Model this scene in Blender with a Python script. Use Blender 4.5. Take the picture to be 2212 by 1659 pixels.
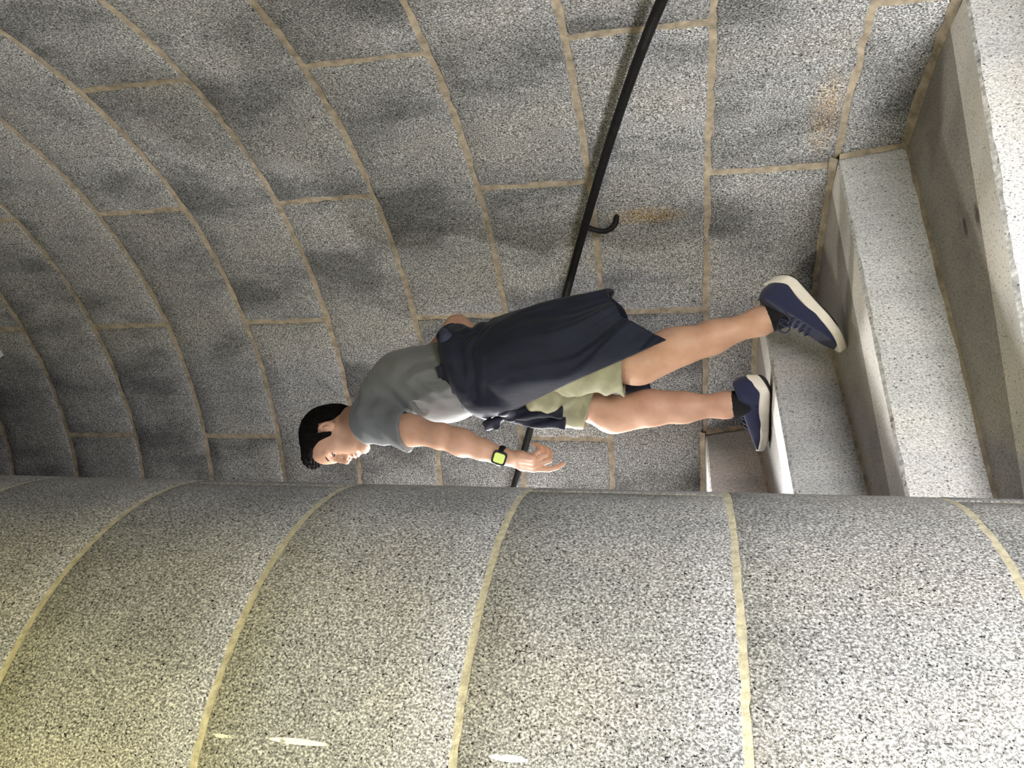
import bpy, bmesh, math, random
import numpy as np
from mathutils import Vector, Matrix

random.seed(7)
scene = bpy.context.scene
COL = scene.collection
for o in list(bpy.data.objects):
    bpy.data.objects.remove(o)

R = math.radians
# ------------------------------------------------------------------ dimensions of the tower (metres)
# origin: on the tower axis, at the height of the photographer's eye
RW = 1.80            # radius of the outer wall face
RC = 0.5813          # radius of the central stone core
ZJ = -0.073          # height of one bed joint
CH = 0.38484         # course height
RISE = CH / 2        # riser
STEP = 18.23         # degrees per step
CAM = Vector((1.6893, 0.0, 0.0))

# ------------------------------------------------------------------ camera (the phone is held sideways)
FPX, PITCH, ROLL, YAW = 1644.9, 0.22533, 0.00764, 1.08134
def view_axis(u, v, f):
    cr, sr = math.cos(ROLL), math.sin(ROLL)
    u, v = cr * u - sr * v, sr * u + cr * v
    x, y, z = u, f, -v
    cp, sp = math.cos(PITCH), math.sin(PITCH)
    y, z = cp * y - sp * z, sp * y + cp * z
    cy, sy = math.cos(YAW), math.sin(YAW)
    return Vector((cy * x - sy * y, sy * x + cy * y, z)).normalized()
ax_x = view_axis(0, 1, 0)          # picture right = downwards in the tower
ax_y = view_axis(1, 0, 0)          # picture up = to the right in the tower
ax_z = -view_axis(0, 0, 1)
cam_data = bpy.data.cameras.new('camera')
cam = bpy.data.objects.new('camera', cam_data)
COL.objects.link(cam)
M = Matrix((ax_x, ax_y, ax_z)).transposed().to_4x4()
M.translation = CAM
cam.matrix_world = M
cam_data.sensor_fit = 'HORIZONTAL'
cam_data.sensor_width = 36.0
cam_data.lens = FPX / 2212 * 36.0
cam_data.clip_start = 0.02
scene.camera = cam

# ------------------------------------------------------------------ light and exposure
scene.view_settings.view_transform = 'Standard'
scene.view_settings.look = 'None'
scene.view_settings.gamma = 1.0
scene.view_settings.use_curve_mapping = False
scene.view_settings.exposure = 0.0
scene.cycles.use_denoising = True
scene.cycles.max_bounces = 4
scene.cycles.diffuse_bounces = 3
scene.cycles.glossy_bounces = 2
scene.cycles.adaptive_threshold = 0.08
scene.cycles.use_light_tree = False

world = bpy.data.worlds.new('world')
scene.world = world
world.use_nodes = True
world.node_tree.nodes['Background'].inputs[0].default_value = (0.80, 0.90, 1.0, 1)
world.node_tree.nodes['Background'].inputs[1].default_value = 0.25

WINDOWS = [  # (az from, az to, first course, last course) openings in the outer wall
    (142.0, 160.0, 1, 2),
    (0.0, 24.0, -3, -2),
    (-58.0, -36.0, -4, -3),  # added opening, unseen: lets in fill light for the outer wall
]
def polar(r, az, z):
    return Vector((r * math.cos(R(az)), r * math.sin(R(az)), z))
def daylight(name, w, power, color, aim, out):
    a0, a1, c0, c1 = w
    z0, z1 = ZJ + CH * c0, ZJ + CH * (c1 + 1)
    d = bpy.data.lights.new(name, 'AREA')
    d.shape = 'RECTANGLE'
    d.size = 2 * RW * math.sin(R((a1 - a0) / 2)) * 0.9
    d.size_y = (z1 - z0) * 0.9
    d.energy = power
    d.color = color
    o = bpy.data.objects.new(name, d)
    COL.objects.link(o)
    p = polar(RW + out, (a0 + a1) / 2, (z0 + z1) / 2)
    o.location = p
    o.rotation_euler = (Vector(aim) - p).to_track_quat('-Z', 'Y').to_euler()
    return o
daylight('daylight_upper_window', WINDOWS[0], 200, (0.97, 0.98, 1.0), (-0.55, 0.95, 0.55), 0.50)
daylight('daylight_middle_window', WINDOWS[1], 48, (1.0, 0.985, 0.97), (0.45, 0.55, -0.30), 0.12)
daylight('lower_window_fill', WINDOWS[2], 205, (1.0, 0.99, 0.975), (0.35, 0.55, -0.20), 0.40)  # extra fill on the outer wall, through the added opening

# ------------------------------------------------------------------ node helpers
def new_mat(name):
    m = bpy.data.materials.new(name)
    m.use_nodes = True
    nt = m.node_tree
    nt.nodes.clear()
    out = nt.nodes.new('ShaderNodeOutputMaterial')
    b = nt.nodes.new('ShaderNodeBsdfPrincipled')
    nt.links.new(b.outputs[0], out.inputs[0])
    return m, nt, b
def node(nt, t, **kw):
    n = nt.nodes.new(t)
    for k, v in kw.items():
        setattr(n, k, v)
    return n
def noise(nt, vec, scale, detail=2, rough=0.5):
    n = node(nt, 'ShaderNodeTexNoise')
    n.inputs['Scale'].default_value = scale
    n.inputs['Detail'].default_value = detail
    n.inputs['Roughness'].default_value = rough
    nt.links.new(vec, n.inputs['Vector'])
    return n.outputs[0]
def ramp(nt, fac, stops, interp='LINEAR'):
    n = node(nt, 'ShaderNodeValToRGB')
    n.color_ramp.interpolation = interp
    el = n.color_ramp.elements
    while len(el) > 1:
        el.remove(el[-1])
    el[0].position = stops[0][0]
    c = stops[0][1]
    el[0].color = (*c, 1) if isinstance(c, tuple) else (c, c, c, 1)
    for p, c in stops[1:]:
        e = el.new(p)
        e.color = (*c, 1) if isinstance(c, tuple) else (c, c, c, 1)
    nt.links.new(fac, n.inputs[0])
    return n.outputs[0]
def mix(nt, fac, a, b, mode='MIX'):
    n = node(nt, 'ShaderNodeMix', data_type='RGBA', blend_type=mode)
    for sock, v in ((n.inputs[0], fac), (n.inputs[6], a), (n.inputs[7], b)):
        if isinstance(v, (int, float)):
            sock.default_value = v
        elif isinstance(v, tuple):
            sock.default_value = (*v, 1)
        else:
            nt.links.new(v, sock)
    return n.outputs[2]
def vmath(nt, op, a, b):
    n = node(nt, 'ShaderNodeVectorMath', operation=op)
    for sock, v in ((n.inputs[0], a), (n.inputs[1], b)):
        if isinstance(v, (tuple, Vector)):
            sock.default_value = tuple(v)
        elif v is not None:
            nt.links.new(v, sock)
    return n.outputs[1] if op == 'LENGTH' else n.outputs[0]
def blob(nt, pos, centre, radii, soft=(0.5, 1.0)):
    """1 inside an ellipsoid of stone round a place, 0 outside"""
    v = vmath(nt, 'SUBTRACT', pos, centre)
    v = vmath(nt, 'DIVIDE', v, radii)
    l = vmath(nt, 'LENGTH', v, None)
    return ramp(nt, l, [(soft[0], 1.0), (soft[1], 0.0)])
def bump(nt, b, height, strength, dist=0.01):
    n = node(nt, 'ShaderNodeBump')
    n.inputs['Strength'].default_value = strength
    n.inputs['Distance'].default_value = dist
    nt.links.new(height, n.inputs['Height'])
    nt.links.new(n.outputs[0], b.inputs['Normal'])
def fmul(nt, a, k):
    n = node(nt, 'ShaderNodeMath', operation='MULTIPLY')
    nt.links.new(a, n.inputs[0])
    if isinstance(k, (int, float)):
        n.inputs[1].default_value = k
    else:
        nt.links.new(k, n.inputs[1])
    return n.outputs[0]

def granite(name, grain, tones, fleck, dirt, rough=0.8, stains=(), marks=(), tint=(1, 1, 1), squash=0.7):
    m, nt, b = new_mat(name)
    geo = node(nt, 'ShaderNodeNewGeometry')
    pos = geo.outputs['Position']
    info = node(nt, 'ShaderNodeObjectInfo')
    off = vmath(nt, 'MULTIPLY', info.outputs['Random'], (13.0, 7.0, 5.0))
    p = vmath(nt, 'ADD', pos, off)
    ps = vmath(nt, 'MULTIPLY', p, (1, 1, squash))
    n1 = noise(nt, ps, grain, 2, 0.7)
    c = ramp(nt, n1, [(0.30, tones[0]), (0.44, tones[1]), (0.54, tones[2]), (0.66, tones[3])])
    n2 = noise(nt, ps, grain * 0.75, 1, 0.5)
    f = ramp(nt, n2, [(0.29, 1.0), (0.35, 0.0)])
    c = mix(nt, f, c, fleck)
    # soot and damp drifts in the stone
    n3 = noise(nt, vmath(nt, 'MULTIPLY', p, (1, 1, 0.5)), 4.5, 3, 0.6)
    d = ramp(nt, n3, [(0.33, tuple((1 - dirt) * q for q in (1.0, 1.0, 1.0))), (0.50, (1.0, 1.0, 0.99)), (0.72, (1.12, 1.08, 1.02))])
    c = mix(nt, 1.0, c, d, 'MULTIPLY')
    tone = ramp(nt, info.outputs['Random'], [(0.0, tuple(0.88 * q for q in tint)), (1.0, tuple(1.10 * q for q in tint))])
    c = mix(nt, 1.0, c, tone, 'MULTIPLY')
    if stains or marks:
        nb = noise(nt, pos, 40, 3, 0.6)
    for centre, radii, col, amt in stains:
        k = fmul(nt, blob(nt, pos, centre, radii, (0.3, 1.0)), ramp(nt, nb, [(0.35, 0.3), (0.6, 1.0)]))
        k = fmul(nt, k, amt)
        c = mix(nt, k, c, mix(nt, 1.0, c, col, 'MULTIPLY'))
    for centre, radii, col in marks:
        k = fmul(nt, blob(nt, pos, centre, radii, (0.8, 0.95)), ramp(nt, nb, [(0.40, 0.0), (0.44, 1.0)]))
        c = mix(nt, k, c, col)
    nt.links.new(c, b.inputs['Base Color'])
    b.inputs['Roughness'].default_value = rough
    b.inputs['Specular IOR Level'].default_value = 0.25
    return m

def plain(name, col, rough=0.6, nscale=60, namt=0.15, bstr=0.0, metallic=0.0, spec=0.4, sheen=0.0, stretch=(1, 1, 1), detail=3):
    m, nt, b = new_mat(name)
    tc = node(nt, 'ShaderNodeTexCoord')
    v = vmath(nt, 'MULTIPLY', tc.outputs['Object'], stretch)
    n = noise(nt, v, nscale, detail, 0.6)
    lo = tuple(max(0, c * (1 - namt)) for c in col)
    hi = tuple(min(1, c * (1 + namt)) for c in col)
    c = ramp(nt, n, [(0.3, lo), (0.7, hi)])
    nt.links.new(c, b.inputs['Base Color'])
    b.inputs['Roughness'].default_value = rough
    b.inputs['Metallic'].default_value = metallic
    b.inputs['Specular IOR Level'].default_value = spec
    if sheen:
        b.inputs['Sheen Weight'].default_value = sheen
    if bstr:
        bump(nt, b, n, bstr, 0.004)
    return m

rust_at = polar(RW, 102.4, 0.13)
band_at = polar(RW, 91.0, -0.40)
MAT = {}
WALL_TONES = (0.028, 0.125, 0.275, 0.56)
MAT['wall'] = granite('wall_granite', 290, WALL_TONES, (0.010, 0.010, 0.010), 0.46)
MAT['wall_rust'] = granite('wall_granite_rust', 290, WALL_TONES, (0.010, 0.010, 0.010), 0.46,
    stains=[(rust_at, (0.042, 0.3, 0.16), (1.25, 0.86, 0.42), 0.9),
            (band_at, (0.19, 0.3, 0.055), (1.28, 1.00, 0.70), 0.95)])
CORE_TONES = (0.05, 0.18, 0.32, 0.60)
MAT['core'] = granite('core_granite', 300, CORE_TONES, (0.012, 0.012, 0.014), 0.20, squash=0.85)
MAT['core_marked'] = granite('core_granite_marked', 300, CORE_TONES, (0.012, 0.012, 0.014), 0.20, squash=0.85,
    marks=[((0.58, 0.0170, 0.542), (0.2, 0.0045, 0.052), (0.85, 0.84, 0.74)),
           ((0.58, 0.0136, 0.665), (0.2, 0.0030, 0.020), (0.85, 0.84, 0.74)),
           ((0.58, 0.0240, 0.236), (0.2, 0.0050, 0.030), (0.88, 0.88, 0.86))])
MAT['riser'] = granite('riser_granite', 270, (0.22, 0.44, 0.55, 0.70), (0.10, 0.10, 0.10), 0.18)
MAT['tread'] = granite('worn_tread', 230, (0.17, 0.245, 0.30, 0.37), (0.11, 0.10, 0.09), 0.25, rough=0.5, tint=(1.06, 0.98, 0.89))
MAT['tread_front'] = granite('worn_tread_front', 230, (0.50, 0.60, 0.67, 0.74), (0.30, 0.28, 0.26), 0.15, rough=0.55, tint=(1.03, 0.99, 0.93))
MAT['edge'] = granite('worn_edge', 80, (0.30, 0.45, 0.55, 0.70), (0.2, 0.2, 0.2), 0.1, rough=0.6)
MAT['mortar'] = plain('mortar', (0.27, 0.225, 0.165), 0.95, 30, 0.38, 0.8)
MAT['mortar_core'] = plain('mortar_core', (0.42, 0.385, 0.275), 0.95, 70, 0.25, 0.8)
MAT['iron'] = plain('black_iron', (0.007, 0.0065, 0.0065), 0.6, 60, 0.5, 0.25, spec=0.2)
MAT['dark'] = plain('window_stone', (0.30, 0.29, 0.27), 0.9, 40, 0.2)

def link(name, me, mats, parent=None, smooth=False):
    o = bpy.data.objects.new(name, me)
    COL.objects.link(o)
    for m in (mats if isinstance(mats, (list, tuple)) else [mats]):
        me.materials.append(m)
    if smooth:
        me.polygons.foreach_set('use_smooth', [True] * len(me.polygons))
    if parent:
        o.parent = parent
    return o
def mesh(name, v, f):
    me = bpy.data.meshes.new(name)
    me.from_pydata([tuple(a) for a in v], [], f)
    me.update()
    return me
def tag(o, label=None, cat=None, kind=None, group=None):
    if label: o['label'] = label
    if cat: o['category'] = cat
    if kind: o['kind'] = kind
    if group: o['group'] = group
    return o

# ------------------------------------------------------------------ stone walls
def in_window(a0, a1, row):
    """free azimuth ranges of a block of this course"""
    out = [(a0, a1)]
    for w0, w1, c0, c1 in WINDOWS:
        if c0 <= row <= c1:
            nxt = []
            for s, e in out:
                for sh in (-360, 0, 360):
                    ws, we = w0 + sh, w1 + sh
                    if s < we and e > ws:
                        if s < ws - 2: nxt.append((s, ws))
                        if e > we + 2: nxt.append((we, e))
                        break
                else:
                    nxt.append((s, e))
            out = nxt
    return out

def stone_block(a0, a1, z0, z1, rad, gap, inward, rnd, parent, mat, jit=0.004, rough=0.0016):
    """one curved block: face towards the stairs with a worn irregular arris, sides running back into the wall"""
    ga = math.degrees(gap / 2 / rad)
    a0 += ga; a1 -= ga; z0 += gap / 2; z1 -= gap / 2
    na = max(6, int((a1 - a0) * (RW if inward else 1.0) / 2.6)); nz = 8
    s = 1 if inward else -1
    ch = 0.009 if inward else 0.004
    cha = math.degrees(ch / rad)
    V = []; F = []
    for j in range(nz + 1):
        for i in range(na + 1):
            a = a0 + (a1 - a0) * i / na
            z = z0 + (z1 - z0) * j / nz
            if i in (1, na - 1): a = (a0 + cha) if i == 1 else (a1 - cha)
            if j in (1, nz - 1): z = (z0 + ch) if j == 1 else (z1 - ch)
            r = rad + rnd.uniform(-rough, rough)
            ei, ej = i in (0, na), j in (0, nz)
            if ei: a += math.degrees(rnd.uniform(-jit, jit) / rad)
            if ej: z += rnd.uniform(-jit, jit)
            if ei or ej: r += s * rnd.uniform(0.5, 1.0) * (0.007 if inward else 0.003)
            V.append(polar(r, a, z))
    for j in range(nz):
        for i in range(na):
            q = [j * (na + 1) + i, j * (na + 1) + i + 1, (j + 1) * (na + 1) + i + 1, (j + 1) * (na + 1) + i]
            F.append(q[::-1] if inward else q)
    ring = [i for i in range(na + 1)] + [j * (na + 1) + na for j in range(1, nz + 1)] + \
           [nz * (na + 1) + i for i in range(na - 1, -1, -1)] + [j * (na + 1) for j in range(nz - 1, 0, -1)]
    base = len(V)
    for k in ring:
        p = V[k]; r = math.hypot(p.x, p.y); nr = rad + s * 0.05
        V.append(Vector((p.x * nr / r, p.y * nr / r, p.z)))
    n = len(ring)
    for k in range(n):
        q = [ring[k], ring[(k + 1) % n], base + (k + 1) % n, base + k]
        F.append(q if inward else q[::-1])
    o = link('stone_block', mesh('stone_block', V, F), mat, parent, True)
    return o

def shell(name, rad, z0, z1, mat, inward, rows=None, thick=0.25):
    """the mortar bed the blocks sit in (left open at the windows)"""
    V = []; F = []; n = 180
    rws = range(-7, 14)
    idx = {}
    def vid(i, k):
        i %= n
        if (i, k) not in idx:
            idx[(i, k)] = len(V)
            V.append(polar(rad, i * 360 / n, ZJ + CH * k))
        return idx[(i, k)]
    for k in rws:
        for i in range(n):
            a0, a1 = i * 2.0, i * 2.0 + 2
            if inward and any(c0 <= k <= c1 and any(w0 + s <= a0 + 0.01 and a1 <= w1 + s + 0.01 for s in (0, 360)) for w0, w1, c0, c1 in WINDOWS):
                continue
            q = [vid(i, k), vid(i + 1, k), vid(i + 1, k + 1), vid(i, k + 1)]
            F.append(q[::-1] if inward else q)
    return link(name, mesh(name, V, F), mat, None, True)

rnd = random.Random(11)
wall = tag(shell('wall_outer', RW + 0.0035, 0, 0, MAT['mortar'], True),
           'curved outer wall of large grey granite blocks with tan mortar joints', kind='structure')
for row in range(-7, 14):
    z0, z1 = ZJ + CH * row, ZJ + CH * (row + 1)
    start = 79.2 - 36.46 * 4 + (0 if row % 2 == 0 else 18.23)
    a = start
    while a < start + 359:
        e = a + 36.46
        if e > start + 345: e = start + 360
        ja = rnd.uniform(-0.15, 0.15)
        for s, t in in_window(a, e, row):
            rusty = row in (-1, 0) and s < 104 and t > 84
            stone_block(s, t, z0, z1, RW, 0.015, True, rnd, wall, MAT['wall_rust' if rusty else 'wall'])
        a = e
core = tag(shell('wall_core', RC - 0.0012, 0, 0, MAT['mortar_core'], False),
           'round central stone core of smooth speckled granite drums with pale yellow mortar joints', kind='structure')
for row in range(-7, 14):
    z0, z1 = ZJ + CH * row, ZJ + CH * (row + 1)
    # long curved stones; the perpend just at the visible edge belongs to the course above eye level
    start = 61.5 if row % 2 == 0 else 61.5 + 90
    start -= 180
    for k in range(2):
        stone_block(start + 180 * k, start + 180 * (k + 1), z0, z1, RC, 0.0085, False, rnd, core, MAT['core_marked' if row in (0, 1) else 'core'], 0.0014, 0.0004)

# window reveals (cut through the thick wall; seen only from other places on the stair)
for n, (a0, a1, c0, c1) in enumerate(WINDOWS, 1):
    z0, z1 = ZJ + CH * c0, ZJ + CH * (c1 + 1)
    V = []; F = []
    for az, zz in ((a0, z0), (a1, z0), (a1, z1), (a0, z1)):
        V.append(polar(RW - 0.002, az, zz)); V.append(polar(RW + 0.55, az, zz))
    for i in range(4):
        j = (i + 1) % 4
        F.append([2 * i, 2 * j, 2 * j + 1, 2 * i + 1])
    tag(link('window_%d' % n, mesh('window', V, F), MAT['dark'], None), ('narrow stone window opening high behind the core', 'narrow stone window opening beside the photographer', 'added narrow window opening below the photographer, unseen, for wall fill light')[n - 1], kind='structure')

# ------------------------------------------------------------------ spiral stair
stair = bpy.data.objects.new('spiral_stair', None)
COL.objects.link(stair)
stair.location = (0, 0, 0)
tag(stair, 'winding granite stair of wedge steps climbing round the core', kind='structure')
def nosing_az(k, r):
    return 100.1 - STEP * (k - 2) - math.degrees(math.asin(0.110 / r))
def base_az(k, r):
    return 95.2 - STEP * (k - 2) - 0.9 * (1.3 - r)
def tread_z(k):
    return ZJ - RISE * k
SPOTS = [((0.162, 1.2405, -0.650), (0.016, 0.040, 0.05), (0.30, 0.27, 0.25), 2.0), ((0.0887, 1.267, -0.650), (0.012, 0.034, 0.05), (0.30, 0.27, 0.25), 2.0)]
MAT['tread_spotted'] = granite('spotted_tread', 230, (0.17, 0.245, 0.30, 0.37), (0.11, 0.10, 0.09), 0.25, rough=0.5, stains=SPOTS, tint=(1.06, 0.98, 0.89))
def make_step(k):
    z = tread_z(k); zl = z - RISE
    n = 34
    r0, r1 = RC - 0.03, RW + 0.03
    rows = []
    for i in range(n + 1):
        r = r0 + (r1 - r0) * i / n
        an = nosing_az(k, r); ab = base_az(k, r)
        back = base_az(k - 1, r) + math.degrees(0.05 / r)
        chip = abs(rnd.gauss(0, 1)) * 0.0022
        deg = lambda d: math.degrees(d / r)
        rows.append([polar(r, back, z + 0.001), polar(r, an + deg(0.113), z + 0.001), polar(r, an + deg(0.010 + chip), z - 0.001),
                     polar(r, an + deg(0.002), z - 0.006 - chip), polar(r, ab, zl - 0.002),
                     polar(r, back, zl - 0.002)])
    V = [p for row in rows for p in row]
    F = []; mi = []
    m = 6
    for i in range(n):
        for j in range(m):
            j2 = (j + 1) % m
            F.append([i * m + j, i * m + j2, (i + 1) * m + j2, (i + 1) * m + j])
            mi.append((1, 3, 2, 0, 0, 0)[j])
    F.append([j for j in range(m)][::-1]); mi.append(0)
    F.append([n * m + j for j in range(m)]); mi.append(0)
    me = mesh('step', V, F)
    o = link('step', me, [MAT['riser'], MAT['tread_spotted' if k == 3 else 'tread'], MAT['edge'], MAT['tread_front']], stair)
    me.polygons.foreach_set('material_index', mi)
    # mortar fillets: tread to wall, riser end to wall, riser foot to the tread below
    V = []; F = []
    def fillet(pa, pb, pc):
        b = len(V)
        for a, c, d in zip(pa, pb, pc):
            V.extend([a, c, d])
        for i in range(len(pa) - 1):
            for j in range(3):
                j2 = (j + 1) % 3
                F.append([b + 3 * i + j, b + 3 * i + j2, b + 3 * i + 3 + j2, b + 3 * i + 3 + j])
    a0, a1 = nosing_az(k, RW), base_az(k - 1, RW)
    N = 14
    az = [a0 - 0.4 + (a1 - a0 + 0.4) * i / N for i in range(N + 1)]
    w = [0.020 + rnd.uniform(-0.004, 0.005) for _ in az]
    fillet([polar(RW + 0.01, a, z - 0.004) for a in az], [polar(RW - x * 0.8, a, z + 0.0015) for a, x in zip(az, w)],
           [polar(RW - 0.003, a, z + x) for a, x in zip(az, w)])
    ab = base_az(k, RW); N = 6
    t = [i / N for i in range(N + 1)]
    w = [0.020 + rnd.uniform(-0.004, 0.004) for _ in t]
    azs = [ab + (a0 - ab) * q for q in t]
    zs = [zl + (z - 0.004 - zl) * q for q in t]
    fillet([polar(RW + 0.01, a + 0.3, q) for a, q in zip(azs, zs)], [polar(RW - 0.003, a - math.degrees(x / RW), q) for a, q, x in zip(azs, zs, w)],
           [polar(RW - x * 0.5, a - 0.15, q) for a, q, x in zip(azs, zs, w)])
    N = 16
    rs = [RC - 0.01 + (RW - RC + 0.01) * i / N for i in range(N + 1)]
    w = [0.009 + rnd.uniform(-0.003, 0.003) for _ in rs]
    fillet([polar(r, base_az(k, r) + 0.3, zl - 0.003) for r in rs],
           [polar(r, base_az(k, r) + 0.02, zl + x) for r, x in zip(rs, w)],
           [polar(r, base_az(k, r) - math.degrees(x / r), zl + 0.001) for r, x in zip(rs, w)])
    link('mortar_fillet', mesh('mortar_fillet', V, F), MAT['mortar'], o)
    return o
for k in range(11, -19, -1):
    make_step(k)

# the tower goes on above and below: closed here by the vault and the landing
for nm, zz, lab in (('floor', ZJ + CH * -6.9, 'stone floor at the foot of the stair'), ('ceiling', ZJ + CH * 13.9, 'stone vault over the stair')):
    V = [polar(RW + 0.02, i * 7.5, zz) for i in range(48)]
    F = [list(range(48))] if nm == 'floor' else [list(range(47, -1, -1))]
    tag(link(nm, mesh(nm, V, F), MAT['dark']), lab, kind='structure')

# ------------------------------------------------------------------ tubes
def tube_mesh(name, pts, rad, seg=12, closed_ends=True, flat=None):
    pts = [Vector(p) for p in pts]
    n = len(pts)
    rad = rad if isinstance(rad, (list, tuple)) else [rad] * n
    V = []; F = []
    t0 = (pts[1] - pts[0]).normalized()
    ref = Vector((0, 0, 1)) if abs(t0.z) < 0.9 else Vector((1, 0, 0))
    nrm = (ref - t0 * ref.dot(t0)).normalized()
    for i, p in enumerate(pts):
        t = (pts[min(i + 1, n - 1)] - pts[max(i - 1, 0)]).normalized()
        nrm = (nrm - t * nrm.dot(t)).normalized()
        b = t.cross(nrm)
        for s in range(seg):
            a = 2 * math.pi * s / seg
            V.append(p + (nrm * math.cos(a) + b * math.sin(a) * (flat or 1)) * rad[i])
    for i in range(n - 1):
        for s in range(seg):
            s2 = (s + 1) % seg
            F.append([i * seg + s, i * seg + s2, (i + 1) * seg + s2, (i + 1) * seg + s])
    if closed_ends:
        F.append(list(range(seg))[::-1]); F.append([(n - 1) * seg + s for s in range(seg)])
    return mesh(name, V, F)
def spline(pts, n):
    """Catmull-Rom through points"""
    P = [Vector(p) for p in pts]
    P = [2 * P[0] - P[1]] + P + [2 * P[-1] - P[-2]]
    out = []
    for i in range(1, len(P) - 2):
        for k in range(n):
            t = k / n
            a, b, c, d = P[i - 1], P[i], P[i + 1], P[i + 2]
            out.append(0.5 * ((2 * b) + (c - a) * t + (2 * a - 5 * b + 4 * c - d) * t * t + (3 * b - a - 3 * c + d) * t ** 3))
    out.append(P[-2])
    return out

# ------------------------------------------------------------------ handrail
RAIL_R = RW * 0.966
rail_pts = [(a, 0.050 + 0.01015 * (a - 73.6)) for a in range(14, 167, 4)]
hr = bpy.data.objects.new('handrail', None)
COL.objects.link(hr)
hr.location = polar(RAIL_R, 100, 0.0)
bpy.context.view_layer.update()
tag(hr, 'round black iron handrail climbing along the granite wall behind the man', 'handrail')
def kid(name, me, mats, parent, smooth=True):
    o = link(name, me, mats, None, smooth)
    o.parent = parent
    o.matrix_parent_inverse = parent.matrix_world.inverted()
    return o
kid('rail', tube_mesh('rail', spline([polar(RAIL_R, a, z) for a, z in rail_pts], 8), 0.0145, 14), MAT['iron'], hr)
for a in (102.0, 65.0, 30.0, 155.0):
    za = np.interp(a, [q[0] for q in rail_pts], [q[1] for q in rail_pts])
    pts = spline([polar(RAIL_R, a, za - 0.006), polar(RAIL_R + 0.004, a + 0.75, za - 0.050), polar(RAIL_R + 0.018, a + 1.0, za - 0.080),
                  polar(RAIL_R + 0.038, a + 0.8, za - 0.100), polar(RW - 0.004, a + 0.35, za - 0.106), polar(RW + 0.02, a + 0.3, za - 0.106)], 6)
    br = kid('bracket', tube_mesh('bracket', pts, 0.0095, 10), MAT['iron'], hr)
# ------------------------------------------------------------------ bulkhead lamps: above the photographer, and an added one behind the core
def lamp_builder(LAMP, az, power, color, label):
    root = bpy.data.objects.new('bulkhead_lamp', None)
    COL.objects.link(root)
    root.location = LAMP
    root.rotation_euler = (0, R(-90), R(az))          # local z looks at the tower axis
    tag(root, label, 'lamp', group='bulkhead lamps on the tower wall')
    V = []; F = []; n = 28
    prof = [(0.0, 0.002), (0.105, 0.002), (0.110, 0.020), (0.100, 0.034), (0.088, 0.036)]
    def turn(prof, close):
        V = []; F = []
        for r, z in prof:
            for i in range(n):
                a = 2 * math.pi * i / n
                V.append((r * math.cos(a), r * math.sin(a), z))
        for j in range(len(prof) - 1):
            for i in range(n):
                F.append([j * n + i, j * n + (i + 1) % n, (j + 1) * n + (i + 1) % n, (j + 1) * n + i])
        return V, F
    link('lamp_rim', mesh('lamp_rim', *turn(prof, 0)), MAT['iron'], root, True)
    dome = [(0.090 * math.cos(q * math.pi / 16), 0.034 + 0.045 * math.sin(q * math.pi / 16)) for q in range(9)]
    m, nt, b = new_mat('lamp_glass')
    b.inputs['Base Color'].default_value = (0.9, 0.85, 0.55, 1)
    b.inputs['Emission Color'].default_value = (*color, 1)
    b.inputs['Emission Strength'].default_value = 4.0
    m.cycles.emission_sampling = 'NONE'
    link('lamp_glass', mesh('lamp_glass', *turn(dome, 1)), m, root, True)
    d = bpy.data.lights.new('lamp_light', 'AREA')
    d.shape = 'DISK'; d.size = 0.17; d.energy = power; d.color = color
    o = bpy.data.objects.new('lamp_light', d)
    COL.objects.link(o)
    o.parent = root
    o.location = (0, 0, 0.085)
    o.rotation_euler = (math.pi, 0, 0)
lamp_builder(polar(RW, -20.0, 0.85), -20.0, 13, (1.0, 0.87, 0.22), 'round bulkhead lamp with yellowish glass on the wall above the photographer')
lamp_builder(polar(RW, 177.0, 0.92), 177.0, 42, (1.0, 0.97, 0.92), 'added round bulkhead lamp with white glass, unseen behind the core, for rim light')  # unseen lamp, added to strengthen the rim light on the man
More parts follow.
